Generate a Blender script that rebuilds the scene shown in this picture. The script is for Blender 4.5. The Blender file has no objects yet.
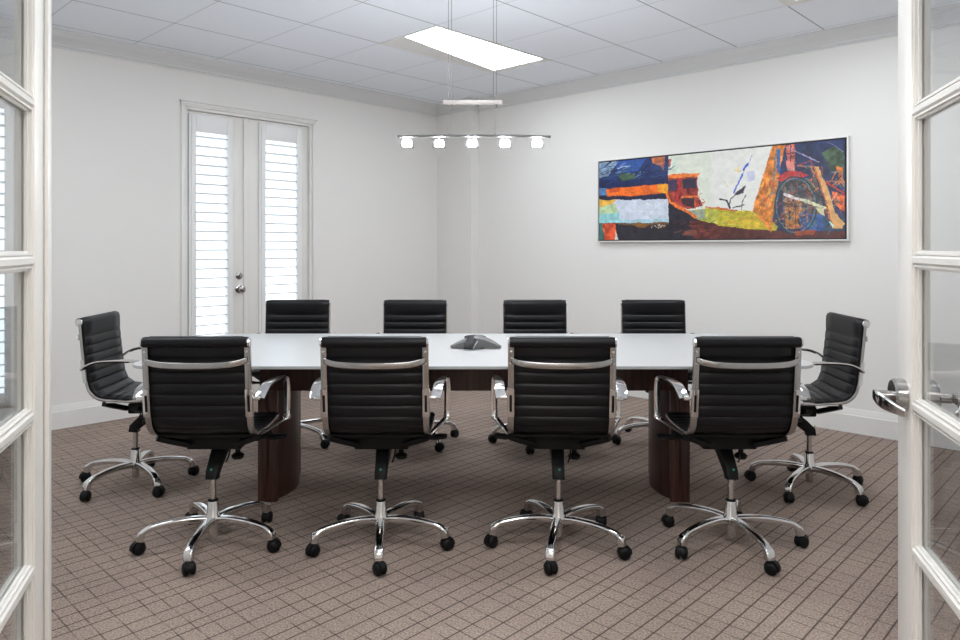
import bpy, bmesh, math, random
import numpy as np
from mathutils import Vector, Matrix
random.seed(4)
C = bpy.context.scene.collection
PI = math.pi
SA, CA = math.sin(math.radians(43.673)), math.cos(math.radians(43.673))
RL, TR, CEIL = 5.4845, 5.209, 2.725          # left wall (r = RL), right wall (t = TR), ceiling height
T0, R0 = -0.075, -0.21                       # the two near walls

def W(t, r, z=0.0):                          # room coordinates (t along left wall, r along right wall)
    return Vector((t*SA - r*CA, t*CA + r*SA, z))
RM = Matrix(((SA, -CA, 0, 0), (CA, SA, 0, 0), (0, 0, 1, 0), (0, 0, 0, 1)))

# ------------------------------------------------------------------ materials
def lin(c):
    c = c/255.0
    return c/12.92 if c <= 0.04045 else ((c+0.055)/1.055)**2.4
def rgb(r, g, b): return (lin(r), lin(g), lin(b), 1)
def mat(name, col, rough=0.5, metal=0.0, bump=None, spec=None, coat=0.0):
    m = bpy.data.materials.new(name); m.use_nodes = True
    nt = m.node_tree; p = nt.nodes['Principled BSDF']
    p.inputs['Base Color'].default_value = col
    p.inputs['Roughness'].default_value = rough
    p.inputs['Metallic'].default_value = metal
    if spec is not None: p.inputs['Specular IOR Level'].default_value = spec
    if coat: p.inputs['Coat Weight'].default_value = coat
    if bump:
        tc = nt.nodes.new('ShaderNodeTexCoord'); n = nt.nodes.new('ShaderNodeTexNoise')
        n.inputs['Scale'].default_value = bump[0]; n.inputs['Detail'].default_value = 3
        b = nt.nodes.new('ShaderNodeBump'); b.inputs['Strength'].default_value = bump[1]
        b.inputs['Distance'].default_value = bump[2]
        nt.links.new(tc.outputs['Object'], n.inputs['Vector'])
        nt.links.new(n.outputs['Fac'], b.inputs['Height'])
        nt.links.new(b.outputs['Normal'], p.inputs['Normal'])
    return m
def emis(name, col, s):
    m = bpy.data.materials.new(name); m.use_nodes = True
    p = m.node_tree.nodes['Principled BSDF']
    p.inputs['Base Color'].default_value = (.8, .8, .8, 1)
    p.inputs['Emission Color'].default_value = col
    p.inputs['Emission Strength'].default_value = s
    return m
M = {}
M['wall'] = mat('wall_paint', (.81, .795, .775, 1), .7, bump=(140, .08, .002))
M['trim'] = mat('trim_paint', (.80, .79, .77, 1), .35)
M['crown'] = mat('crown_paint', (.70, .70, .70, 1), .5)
M['door'] = mat('door_paint', (.80, .78, .745, 1), .32)
M['louver'] = mat('louver_paint', (.85, .85, .85, 1), .4)
M['leather'] = mat('black_leather', (.0036, .0036, .0050, 1), .38, bump=(420, .10, .001), spec=.27)
M['plastic'] = mat('black_plastic', (.003, .003, .0034, 1), .5, spec=.22)
M['chrome'] = mat('chrome', (.66, .655, .65, 1), .09, 1)
M['satin'] = mat('satin_steel', (.42, .41, .40, 1), .20, 1)
M['green'] = mat('green_dot', (.01, .25, .16, 1), .4)
M['top'] = mat('white_tabletop', (.47, .475, .48, 1), .32)
M['frame'] = mat('white_frame', (.80, .79, .77, 1), .4)
M['blackedge'] = mat('black_edge', (.01, .01, .012, 1), .5)
M['grey'] = mat('grey_plastic', (.12, .12, .125, 1), .35)
M['silver'] = mat('silver_plastic', (.36, .36, .37, 1), .3, .5)
M['hall'] = mat('hall_paint', (.70, .68, .65, 1), .7)
# wood
m = mat('dark_mahogany', (.05, .02, .015, 1), .32); M['wood'] = m
nt = m.node_tree; tc = nt.nodes.new('ShaderNodeTexCoord'); mp = nt.nodes.new('ShaderNodeMapping')
mp.inputs['Scale'].default_value = (60, 60, 3)
n = nt.nodes.new('ShaderNodeTexNoise'); n.inputs['Scale'].default_value = 1.0; n.inputs['Detail'].default_value = 5
cr = nt.nodes.new('ShaderNodeValToRGB')
cr.color_ramp.elements[0].color = (.022, .008, .006, 1); cr.color_ramp.elements[0].position = .3
cr.color_ramp.elements[1].color = (.085, .035, .025, 1); cr.color_ramp.elements[1].position = .75
nt.links.new(tc.outputs['Object'], mp.inputs['Vector']); nt.links.new(mp.outputs['Vector'], n.inputs['Vector'])
nt.links.new(n.outputs['Fac'], cr.inputs['Fac']); nt.links.new(cr.outputs['Color'], nt.nodes['Principled BSDF'].inputs['Base Color'])
# glass
def glassmat(name, tint=(1, 1, 1, 1), refl=1.0):
    m = bpy.data.materials.new(name); m.use_nodes = True; nt = m.node_tree; nt.nodes.clear()
    o = nt.nodes.new('ShaderNodeOutputMaterial'); mx = nt.nodes.new('ShaderNodeMixShader')
    tr = nt.nodes.new('ShaderNodeBsdfTransparent'); tr.inputs['Color'].default_value = tint
    gl = nt.nodes.new('ShaderNodeBsdfGlossy'); gl.inputs['Roughness'].default_value = .01
    fr = nt.nodes.new('ShaderNodeFresnel'); ge = nt.nodes.new('ShaderNodeNewGeometry')   # same reflectance on entering and leaving the pane
    mr = nt.nodes.new('ShaderNodeMapRange'); mr.inputs['To Min'].default_value = 1.5; mr.inputs['To Max'].default_value = 1/1.5
    nt.links.new(ge.outputs['Backfacing'], mr.inputs['Value']); nt.links.new(mr.outputs[0], fr.inputs['IOR'])
    nt.links.new(fr.outputs[0], mx.inputs[0]); nt.links.new(tr.outputs[0], mx.inputs[1])
    nt.links.new(gl.outputs[0], mx.inputs[2]); nt.links.new(mx.outputs[0], o.inputs[0])
    return m
M['glass'] = glassmat('clear_glass', (.97, .98, .98, 1))
M['light'] = emis('light_diffuser', (.92, .965, 1, 1), 6.5)
M['lamp'] = emis('lamp_glass_lit', (.96, .98, 1, 1), 150)
M['hallfill'] = emis('hall_fill_emitter', (1, .975, .95, 1), 13)  # emission of the added fill light in the hallway

# node helpers for line grids
def math_node(nt, op, a, b=None, c=None):
    n = nt.nodes.new('ShaderNodeMath'); n.operation = op
    for i, v in enumerate((a, b, c)):
        if v is None: continue
        if isinstance(v, (int, float)): n.inputs[i].default_value = v
        else: nt.links.new(v, n.inputs[i])
    return n.outputs[0]
def lines(nt, x, P, offs, w):
    tot = None
    for o in offs:
        s = math_node(nt, 'ADD', x, 50*P - o + P/2)
        s = math_node(nt, 'MODULO', s, P)
        s = math_node(nt, 'SUBTRACT', s, P/2)
        s = math_node(nt, 'ABSOLUTE', s)
        s = math_node(nt, 'LESS_THAN', s, w)
        tot = s if tot is None else math_node(nt, 'MAXIMUM', tot, s)
    return tot
def room_xy(nt):
    g = nt.nodes.new('ShaderNodeNewGeometry'); mp = nt.nodes.new('ShaderNodeMapping')
    mp.vector_type = 'POINT'
    mp.inputs['Rotation'].default_value = (0, 0, -math.atan2(CA, SA))
    nt.links.new(g.outputs['Position'], mp.inputs['Vector'])
    sx = nt.nodes.new('ShaderNodeSeparateXYZ'); nt.links.new(mp.outputs['Vector'], sx.inputs[0])
    return g, mp, sx.outputs[0], sx.outputs[1]
def mixc(nt, f, a, b):
    n = nt.nodes.new('ShaderNodeMix'); n.data_type = 'RGBA'
    if isinstance(f, float): n.inputs[0].default_value = f
    else: nt.links.new(f, n.inputs[0])
    for i, v in ((6, a), (7, b)):
        if isinstance(v, tuple): n.inputs[i].default_value = v
        else: nt.links.new(v, n.inputs[i])
    return n.outputs[2]
# carpet
m = mat('carpet', (.2, .17, .15, 1), .95, spec=.15); M['carpet'] = m; nt = m.node_tree
g, mp, tx, rx = room_xy(nt)
P_ = .275
A = lines(nt, rx, P_, (0, .088, .137, .207), .0030)      # lines running along the window wall
B = lines(nt, tx, P_*1.06, (.02, .115, .175, .235), .0024)
def noise(nt, src, sc, det=2, rough=.5):
    n = nt.nodes.new('ShaderNodeTexNoise'); n.inputs['Scale'].default_value = sc
    n.inputs['Detail'].default_value = det; n.inputs['Roughness'].default_value = rough
    nt.links.new(src, n.inputs['Vector']); return n.outputs['Fac']
def ramp(nt, f, stops):
    n = nt.nodes.new('ShaderNodeValToRGB'); e = n.color_ramp.elements
    e[0].position, e[0].color = stops[0]; e[1].position, e[1].color = stops[1]
    for p, c in stops[2:]:
        x = e.new(p); x.color = c
    nt.links.new(f, n.inputs['Fac']); return n.outputs['Color']
sp = ramp(nt, noise(nt, g.outputs['Position'], 130, 4, .85), [(.34, (.14, .105, .090, 1)), (.68, (.53, .43, .375, 1))])
pa = ramp(nt, noise(nt, g.outputs['Position'], 2.2, 3), [(.3, (.88, .86, .86, 1)), (.7, (1.06, 1.04, 1.0, 1))])
mu = nt.nodes.new('ShaderNodeMix'); mu.data_type = 'RGBA'; mu.blend_type = 'MULTIPLY'; mu.inputs[0].default_value = 1
nt.links.new(sp, mu.inputs[6]); nt.links.new(pa, mu.inputs[7])
bm_ = ramp(nt, noise(nt, g.outputs['Position'], 9, 1), [(.42, (.35, .35, .35, 1)), (.55, (1, 1, 1, 1))])
Bf = math_node(nt, 'MULTIPLY', B, math_node(nt, 'MULTIPLY', bm_, .7))
c1 = mixc(nt, Bf, mu.outputs[2], (.055, .040, .034, 1))
c2 = mixc(nt, math_node(nt, 'MULTIPLY', A, .82), c1, (.055, .040, .036, 1))
nt.links.new(c2, nt.nodes['Principled BSDF'].inputs['Base Color'])
b = nt.nodes.new('ShaderNodeBump'); b.inputs['Strength'].default_value = .5; b.inputs['Distance'].default_value = .003
hh = math_node(nt, 'SUBTRACT', noise(nt, g.outputs['Position'], 420, 2), math_node(nt, 'MAXIMUM', A, B))
nt.links.new(hh, b.inputs['Height']); nt.links.new(b.outputs['Normal'], nt.nodes['Principled BSDF'].inputs['Normal'])
# ceiling tiles
m = mat('ceiling_tile', (.78, .79, .81, 1), .95); M['ceiling'] = m; nt = m.node_tree
g, mp, tx, rx = room_xy(nt)
A = lines(nt, rx, .6096, (1.652 % .6096,), .0042); B = lines(nt, tx, .6096, (2.010 % .6096,), .0042)
nz = ramp(nt, noise(nt, g.outputs['Position'], 160, 3, .7), [(.3, (.84, .875, .94, 1)), (.6, (.89, .925, .985, 1))])
c1 = mixc(nt, math_node(nt, 'MULTIPLY', B, .45), nz, (.40, .40, .42, 1))
c2 = mixc(nt, math_node(nt, 'MULTIPLY', A, .9), c1, (.30, .30, .32, 1))
nt.links.new(c2, nt.nodes['Principled BSDF'].inputs['Base Color'])

# ------------------------------------------------------------------ mesh helpers
class MB:
    def __init__(s): s.bm = bmesh.new()
    def merge(s, b, mtx=None):
        if mtx is not None: bmesh.ops.transform(b, matrix=mtx, verts=b.verts)
        me = bpy.data.meshes.new('t'); b.to_mesh(me); b.free(); s.bm.from_mesh(me); bpy.data.meshes.remove(me); return s
    def box(s, x0, x1, y0, y1, z0, z1, bev=0, mtx=None, seg=2):
        b = bmesh.new(); bmesh.ops.create_cube(b, size=1)
        for v in b.verts:
            v.co = Vector(((x0+x1)/2+v.co.x*(x1-x0), (y0+y1)/2+v.co.y*(y1-y0), (z0+z1)/2+v.co.z*(z1-z0)))
        if bev: bmesh.ops.bevel(b, geom=list(b.edges), offset=bev, segments=seg, affect='EDGES', profile=.5)
        return s.merge(b, mtx)
    def cyl(s, p0, p1, r0, r1=None, n=20, bev=0):
        p0, p1 = Vector(p0), Vector(p1); r1 = r0 if r1 is None else r1; d = p1-p0
        b = bmesh.new(); bmesh.ops.create_cone(b, cap_ends=True, segments=n, radius1=r0, radius2=r1, depth=d.length)
        if bev: bmesh.ops.bevel(b, geom=[e for e in b.edges if e.calc_face_angle(0) > 1], offset=bev, segments=2, affect='EDGES')
        q = Vector((0, 0, 1)).rotation_difference(d.normalized())
        return s.merge(b, Matrix.Translation((p0+p1)/2) @ q.to_matrix().to_4x4())
    def lathe(s, prof, n=24, mtx=None):
        b = bmesh.new(); rings = []
        for r, z in prof:
            rings.append([b.verts.new((max(r, 1e-4)*math.cos(2*PI*i/n), max(r, 1e-4)*math.sin(2*PI*i/n), z)) for i in range(n)])
        for a, c in zip(rings, rings[1:]):
            for i in range(n): b.faces.new((a[i], a[(i+1) % n], c[(i+1) % n], c[i]))
        b.faces.new(rings[0][::-1]); b.faces.new(rings[-1])
        bmesh.ops.recalc_face_normals(b, faces=b.faces)
        return s.merge(b, mtx)
    def prism(s, pts, z0, z1, mtx=None, bev=0):
        b = bmesh.new(); lo = [b.verts.new((x, y, z0)) for x, y in pts]; hi = [b.verts.new((x, y, z1)) for x, y in pts]
        n = len(pts); b.faces.new(lo[::-1]); b.faces.new(hi)
        for i in range(n): b.faces.new((lo[i], lo[(i+1) % n], hi[(i+1) % n], hi[i]))
        bmesh.ops.recalc_face_normals(b, faces=b.faces)
        if bev:
            bmesh.ops.bevel(b, geom=[e for e in b.edges if abs(e.verts[0].co.z-e.verts[1].co.z) < 1e-6], offset=bev, segments=2, affect='EDGES')
        return s.merge(b, mtx)
    def sweep(s, path, prof, side=(1, 0, 0), mtx=None, cap=True):
        # prof(i) -> list of (across, normal) offsets; side = the across direction
        b = bmesh.new(); path = [Vector(p) for p in path]; rings = []
        for i, p in enumerate(path):
            T = (path[min(i+1, len(path)-1)]-path[max(i-1, 0)]).normalized()
            S = Vector(side(i) if callable(side) else side); S = (S - T*S.dot(T)).normalized(); N = T.cross(S)
            rings.append([b.verts.new(p+S*a+N*c) for a, c in (prof(i) if callable(prof) else prof)])
        k = len(rings[0])
        for a, c in zip(rings, rings[1:]):
            for j in range(k): b.faces.new((a[j], a[(j+1) % k], c[(j+1) % k], c[j]))
        if cap: b.faces.new(rings[0][::-1]); b.faces.new(rings[-1])
        bmesh.ops.recalc_face_normals(b, faces=b.faces)
        return s.merge(b, mtx)
    def build(s, name, m, parent=None, mtx=None, ang=38):
        if mtx is not None: bmesh.ops.transform(s.bm, matrix=mtx, verts=s.bm.verts)
        s.bm.normal_update()
        for f in s.bm.faces: f.smooth = True
        for e in s.bm.edges:
            if len(e.link_faces) != 2 or e.calc_face_angle(0) > math.radians(ang): e.smooth = False
        me = bpy.data.meshes.new(name); s.bm.to_mesh(me); s.bm.free()
        o = bpy.data.objects.new(name, me); C.objects.link(o)
        if m: me.materials.append(m)
        if parent: o.parent = parent
        return o
def rrect(w, h, r, n=3):         # rounded rectangle section
    r = min(r, w*.999, h*.999); out = []
    for cx, cy, a0 in ((w-r, h-r, 0), (-w+r, h-r, 90), (-w+r, -h+r, 180), (w-r, -h+r, 270)):
        for i in range(n+1):
            a = math.radians(a0+90*i/n); out.append((cx+r*math.cos(a), cy+r*math.sin(a)))
    return out
def circ(r, n=10): return [(r*math.cos(2*PI*i/n), r*math.sin(2*PI*i/n)) for i in range(n)]
def spline(pts, step):
    pts = [Vector(p) for p in pts]; out = []
    P = [pts[0]*2-pts[1]]+pts+[pts[-1]*2-pts[-2]]
    for i in range(1, len(P)-2):
        p0, p1, p2, p3 = P[i-1:i+3]; n = max(1, int(round((p2-p1).length/step)))
        for k in range(n):
            t = k/n
            out.append(.5*((2*p1)+(p2-p0)*t+(2*p0-5*p1+4*p2-p3)*t*t+(3*p1-p0-3*p2+p3)*t**3))
    out.append(pts[-1]); return out
def tag(o, label, cat=None, group=None, kind=None):
    if label: o['label'] = label
    if cat: o['category'] = cat
    if group: o['group'] = group
    if kind: o['kind'] = kind
    return o
def thing(name, label, cat, loc=(0, 0, 0), rz=0, group=None):
    o = bpy.data.objects.new(name, None); C.objects.link(o); o.empty_display_size = .1
    o.location = loc; o.rotation_euler = (0, 0, rz); tag(o, label, cat, group); return o
def struct(mb, name, m, label=None, cat=None, mtx=None):
    o = mb.build(name, m, None, mtx); tag(o, label, cat, None, 'structure'); return o
def copy_tree(o, parent=None):
    c = o.copy(); C.objects.link(c); c.parent = parent
    for ch in list(o.children): copy_tree(ch, c)
    return c

# ------------------------------------------------------------------ the room shell
# everything in room axes (x = t, y = r) then turned by RM
ZH = CEIL
# opening of the glass doors in the chamfered corner, world coordinates of the two hinge points
HA, HB = Vector((-.775, .925, 0)), Vector((.868, 1.035, 0))
DD = (HB-HA).normalized(); DN = Vector((-DD.y, DD.x, 0))          # DN points into the room
def rt(p): return (p.x*SA+p.y*CA, -p.x*CA+p.y*SA)
cl = HA - DD*5; 
def line_hit(axis, val):     # chamfer line meets t = T0 or r = R0
    a = rt(HA); d = (DD.x*SA+DD.y*CA, -DD.x*CA+DD.y*SA)
    k = (val-a[axis])/d[axis]; return HA+DD*k
PA, PB = line_hit(0, T0), line_hit(1, R0)
mb = MB()
pts = [W(T0, RL), W(TR, RL), W(TR, R0), PB, PA]
ext = [PB + Vector((.25, -.25, 0)), Vector((PB.x+.25, -1.9, 0)), Vector((PA.x-.25, -1.9, 0)), PA+Vector((-.25, -.25, 0))]
mb.prism([(p.x, p.y) for p in [W(T0-.15, RL+.15), W(TR+.15, RL+.15), W(TR+.15, R0-.15)]+ext], -.06, 0)
struct(mb, 'floor', M['carpet'], 'taupe carpet with a grid of dark lines', 'floor')
mb = MB()
mb.prism([(p.x, p.y) for p in [W(T0-.15, RL+.15), W(TR+.15, RL+.15), W(TR+.15, R0-.15)]+ext], ZH, ZH+.06)
ceil_o = struct(mb, 'ceiling', M['ceiling'], 'white suspended ceiling of square tiles', 'ceiling')

# left wall with two shuttered door openings
D1 = (2.420, 3.570, 2.345)
D2 = (.230, 1.380, 2.345)
mb = MB(); th = .14
mb.box(T0-.14, D2[0], RL, RL+th, 0, ZH); mb.box(D2[0], D2[1], RL, RL+th, D2[2], ZH)
mb.box(D2[1], D1[0], RL, RL+th, 0, ZH); mb.box(D1[0], D1[1], RL, RL+th, D1[2], ZH)
mb.box(D1[1], TR+.14, RL, RL+th, 0, ZH)
struct(mb, 'wall_left', M['wall'], 'white wall with the shuttered doors', 'wall', RM)
struct(MB().box(TR, TR+.14, R0-.14, RL, 0, ZH), 'wall_right', M['wall'], 'white wall with the long painting', 'wall', RM)
struct(MB().box(TR-.115, TR, RL-.497, RL, 0, ZH), 'wall_corner', M['wall'], 'boxed-out strip of wall in the far corner', 'wall', RM)
struct(MB().box(T0-.14, T0, rt(PA)[1], RL, 0, ZH), 'wall_near_left', M['wall'], 'white wall nearest the left glass door', 'wall', RM)
struct(MB().box(rt(PB)[0], TR, R0-.14, R0, 0, ZH), 'wall_near_right', M['wall'], 'white wall nearest the right glass door', 'wall', RM)
# chamfer wall with the doorway
mb = MB(); LL = (HA-PA).length; LO = (HB-HA).length; LR = (PB-HB).length
DM = Matrix.Translation(HA) @ Matrix(((DD.x, DN.x, 0, 0), (DD.y, DN.y, 0, 0), (0, 0, 1, 0), (0, 0, 0, 1)))
mb.box(-LL-.1, -.05, -.14, 0, 0, ZH); mb.box(LO+.05, LO+LR+.1, -.14, 0, 0, ZH); mb.box(-.05, LO+.05, -.14, 0, 2.08, ZH)
struct(mb, 'wall_front', M['wall'], 'chamfered wall around the glass doorway', 'wall', DM)
mb = MB(); mb.box(-.05, -.012, -.15, .012, 0, 2.08); mb.box(LO+.012, LO+.05, -.15, .012, 0, 2.08); mb.box(-.05, LO+.05, -.15, .012, 2.045, 2.08)
struct(mb, 'trim_1', M['door'], 'white frame of the doorway', 'door frame', DM)
# hallway behind the camera
hx0, hx1 = PA.x-.25, PB.x+.25
mb = MB(); mb.box(hx0-.1, hx0, -1.9, PA.y, 0, ZH); mb.box(hx1, hx1+.1, -1.9, PB.y, 0, ZH); mb.box(hx0-.1, hx1+.1, -2.0, -1.9, 0, ZH)
struct(mb, 'wall_hall', M['hall'], 'hallway walls before the doorway', 'wall')

# crown and baseboards as swept profiles in room axes
crown = [(0, 0), (.095, 0), (.095, .012), (.085, .018), (.078, .034), (.060, .048), (.040, .060), (.026, .075), (.018, .082), (.018, .094), (.008, .098), (.008, .108), (0, .108)]
base = [(0, 0), (.016, 0), (.016, .118), (.012, .122), (.011, .134), (.006, .148), (.004, .160), (0, .162)]
def run(mb, pts, prof, top):
    # pts: polyline in (t, r), the room lies to the right-hand side when walking
    b = bmesh.new(); rings = []; n = len(pts)
    for i in range(n):
        p = Vector(pts[i]).to_2d()
        d0 = (p-Vector(pts[i-1])).normalized() if i else None
        d1 = (Vector(pts[i+1])-p).normalized() if i < n-1 else None
        n0 = Vector((d0.y, -d0.x)) if d0 else None; n1 = Vector((d1.y, -d1.x)) if d1 else None
        if n0 and n1: m_ = (n0+n1).normalized(); m_ = m_/m_.dot(n0)
        else: m_ = n0 or n1
        rings.append([b.verts.new((p.x+m_.x*o, p.y+m_.y*o, (ZH-h) if top else h)) for o, h in prof])
    k = len(prof)
    for a, c in zip(rings, rings[1:]):
        for j in range(k): b.faces.new((a[j], a[(j+1) % k], c[(j+1) % k], c[j]))
    b.faces.new(rings[0][::-1]); b.faces.new(rings[-1])
    bmesh.ops.recalc_face_normals(b, faces=b.faces); mb.merge(b)
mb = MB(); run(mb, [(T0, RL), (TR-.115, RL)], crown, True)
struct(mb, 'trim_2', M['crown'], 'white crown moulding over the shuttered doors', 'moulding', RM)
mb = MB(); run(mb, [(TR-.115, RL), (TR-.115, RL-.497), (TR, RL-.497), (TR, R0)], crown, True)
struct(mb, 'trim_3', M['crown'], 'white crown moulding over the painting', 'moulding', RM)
mb = MB(); run(mb, [(T0, RL), (D2[0]-.05, RL)], base, False); run(mb, [(D2[1]+.05, RL), (D1[0]-.05, RL)], base, False)
run(mb, [(D1[1]+.05, RL), (TR-.115, RL)], base, False)
struct(mb, 'baseboard_left', M['trim'], 'white baseboard under the shuttered doors', 'baseboard', RM)
mb = MB(); run(mb, [(TR-.115, RL), (TR-.115, RL-.497), (TR, RL-.497), (TR, R0)], base, False)
struct(mb, 'baseboard_right', M['trim'], 'white baseboard under the painting', 'baseboard', RM)

# shuttered double doors, built round t = left edge of the opening
def shutter_doors(t0, t1, top, name_no, lab):
    fr = MB(); y = RL; w = .030
    fr.box(t0-w, t0, y-.016, y+.0, 0, top+.02, .004); fr.box(t1, t1+w, y-.016, y, 0, top+.02, .004)
    fr.box(t0-w, t1+w, y-.018, y, top, top+.034, .004); fr.box(t0-w-.012, t1+w+.012, y-.034, y, top+.034, top+.046, .004)
    fr.box(t0-w-.004, t1+w+.004, y-.024, y, top+.016, top+.034, .003)
    fr.box(t0, t0+.022, y, y+.10, 0, top); fr.box(t1-.022, t1, y, y+.10, 0, top); fr.box(t0, t1, y, y+.10, top-.02, top)
    root = struct(fr, 'door_%d' % name_no, M['trim'], lab, 'door', RM)
    mid = (t0+t1)/2-.053; 
    for side in (0, 1):
        a, b_ = (t0+.022, mid-.002) if side == 0 else (mid+.002, t1-.022)
        leaf = MB(); yd = y+.035                         # door leaf with glass, room side at yd
        st, sl_, sr_ = .075, (.075 if side == 0 else .155), (.150 if side == 0 else .075)
        leaf.box(a, a+sl_, yd, yd+.044, .02, top-.022, .003); leaf.box(b_-sr_, b_, yd, yd+.044, .02, top-.022, .003)
        leaf.box(a+sl_, b_-sr_, yd, yd+.044, .02, .22); leaf.box(a+sl_, b_-sr_, yd, yd+.044, top-.11, top-.022)
        leaf_o = leaf.build('door_leaf', M['door'], root, RM)
        g = MB().box(a+sl_, b_-sr_, yd+.020, yd+.026, .22, top-.11).build('glass_pane', M['glass'], leaf_o, RM)
        if side == 0:
            MB().box(b_-.012, b_+.022, yd-.012, yd, .02, top-.022, .003).build('astragal', M['trim'], leaf_o, RM)
        # plantation shutter set on the room side of the leaf
        sa, sb = (a+.036, b_-.122) if side == 0 else (a+.136, b_-.085)
        fw = .040; ys = yd-.030; z0, z1 = .22, 2.285
        sh = MB()
        sh.box(sa, sa+fw, ys, yd, z0, z1, .003); sh.box(sb-fw, sb, ys, yd, z0, z1, .003)
        sh.box(sa+fw, sb-fw, ys, yd, z0, z0+.07, .003); sh.box(sa+fw, sb-fw, ys, yd, z1-.125, z1, .003)
        sh.box(sa-.014, sa, ys+.010, yd, z0-.014, z1+.014); sh.box(sb, sb+.014, ys+.010, yd, z0-.014, z1+.014)
        sh.box(sa-.014, sb+.014, ys+.010, yd, z1, z1+.014); sh.box(sa-.014, sb+.014, ys+.010, yd, z0-.014, z0)
        sh_o = sh.build('shutter_frame', M['louver'], root, RM)
        nl = 25; zz0, zz1 = z0+.07, z1-.125
        for i in range(nl):
            zc = zz0+(i+.5)*(zz1-zz0)/nl
            prof = []
            for k in range(12):
                an = 2*PI*k/12; prof.append((.030*math.cos(an), .0058*math.sin(an)))
            tilt = math.radians(-7)
            prof = [(p*math.cos(tilt)-q*math.sin(tilt), p*math.sin(tilt)+q*math.cos(tilt)) for p, q in prof]
            lm = MB(); lm.sweep([(sa+fw-.001, (ys+yd)/2, zc), (sb-fw+.001, (ys+yd)/2, zc)], prof, side=(0, 1, 0))
            lm.build('louver', M['louver'], sh_o, RM)
        if side == 0:
            kx = b_-.050
            kk = MB(); kk.lathe([(.0, 0), (.030, 0), (.030, .006), (.024, .011), (0, .012)], 24, Matrix.Translation((kx, yd, 1.012)) @ Matrix.Rotation(PI/2, 4, 'X'))
            kk.box(kx-.004, kx+.004, yd-.028, yd-.01, .996, 1.028, .002)
            kk.build('deadbolt', M['satin'], leaf_o, RM)
            kk = MB(); kk.lathe([(0, 0), (.033, 0), (.033, .006), (.028, .010), (.012, .012), (.011, .035), (.022, .042), (.029, .054), (.027, .066), (.015, .073), (0, .074)], 24,
                                Matrix.Translation((kx, yd, .903)) @ Matrix.Rotation(PI/2, 4, 'X'))
            kk.build('door_knob', M['satin'], leaf_o, RM)
    return root
shutter_doors(*D1, 1, 'white double door with louvered shutters left of the far corner')
shutter_doors(*D2, 2, 'white double door with louvered shutters seen through the left glass door')

# glass doors of the doorway
def glass_door(hinge, lead, no, label, lever, astr):
    L = (lead-hinge).length; d = (lead-hinge).normalized()
    n = Vector((-d.y, d.x, 0))
    if no == 4: n = n                                    # n points left of travel
    X = Matrix.Translation(hinge) @ Matrix(((d.x, n.x, 0, 0), (d.y, n.y, 0, 0), (0, 0, 1, 0), (0, 0, 0, 1)))
    th = .020; st = .105 if lever else .088; HT = 2.03; zb, zt = .187, 1.905
    f = MB()
    f.box(0, st, -th, th, .012, HT, .002); f.box(L-st, L, -th, th, .012, HT, .002)
    f.box(st, L-st, -th, th, .012, zb); f.box(st, L-st, -th, th, zt, HT)
    root = struct(f, 'door_%d' % no, M['door'], label, 'door', X)
    zs = [zb, .531, .868, 1.208, 1.552]                  # undersides of the bars
    rows = []
    for i, z in enumerate(zs):
        lo = z if i == 0 else z+.024
        hi = (zs[i+1] if i < 4 else zt); rows.append((lo, hi))
    for z in zs[1:]:
        m_ = MB()
        for s in (-1, 1):
            prof = [(s*.004, 0), (s*.004, .024), (s*.012, .024), (s*.019, .018), (s*.019, .006), (s*.012, 0)]
            m_.sweep([(st, 0, z), (L-st, 0, z)], prof, side=(0, 1, 0))
        m_.box(st, L-st, -.004, .004, z, z+.024)
        m_.build('glazing_bar', M['door'], root, X)
    for lo, hi in rows:                                  # stepped glazing beads and the pane
        bd = MB()
        for s in (-1, 1):
            for off, y0, y1 in ((.007, .006, .0155), (.016, .003, .009)):
                ya, yb = sorted((s*y0, s*y1))
                bd.box(st, st+off, ya, yb, lo, hi); bd.box(L-st-off, L-st, ya, yb, lo, hi)
                bd.box(st+off, L-st-off, ya, yb, lo, lo+off*.6); bd.box(st+off, L-st-off, ya, yb, hi-off*.6, hi)
        bd.build('glazing_bead', M['door'], root, X)
        MB().box(st-.004, L-st+.004, -.003, .003, lo-.003, hi+.003).build('glass_pane', M['glass'], root, X)
    if astr:
        MB().box(L-.012, L+.018, -th-.010, -th, .012, HT, .003).build('astragal', M['door'], root, X)
    if lever:
        for s in (1, -1):
            lx, lz = L-.052, .893
            rs = MB(); R_ = Matrix.Translation((lx, s*th, lz)) @ Matrix.Rotation(-s*PI/2, 4, 'X')
            rs.lathe([(0, 0), (.041, 0), (.041, .022), (.037, .027), (.012, .028), (.012, .058), (.008, .062), (0, .062)], 32, R_)
            ro = rs.build('door_lever_rose', M['satin'], root, X)
            pth = spline([(lx+.012, s*(th+.062), lz), (lx-.02, s*(th+.066), lz+.002), (lx-.06, s*(th+.062), lz-.004), (lx-.10, s*(th+.045), lz-.012), (lx-.122, s*(th+.030), lz-.016)], .008)
            lv = MB(); k = len(pth)
            def pf(i): 
                q = i/(k-1); w_ = .010+.006*math.sin(PI*min(1, q*1.1)); return rrect(.0045, w_ if q < .95 else w_*.8, .003)
            lv.sweep(pth, pf, side=(0, 1, 0)); lv.build('door_lever', M['chrome'], ro, X)
        MB().box(L-.0005, L+.001, -.012, .012, .83, .95).build('latch_plate', M['satin'], root, X)
    hg = MB()
    for z in (.25, 1.02, 1.80): hg.cyl((-.004, (-1 if no == 3 else 1)*-.022, z-.045), (-.004, (-1 if no == 3 else 1)*-.022, z+.045), .007, n=10)
    hg.build('hinge', M['satin'], root, X)
    return root
ld = Vector((-.3305, .9438, 0)).normalized(); rd = Vector((.2663, .9639, 0)).normalized()
Ltip = Vector((-1.019, 1.6325, 0)); Rtip = Vector((1.049, 1.752, 0))
glass_door(Ltip-ld*.742, Ltip, 3, 'open white glass door at the left edge of the photo', False, True)
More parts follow.
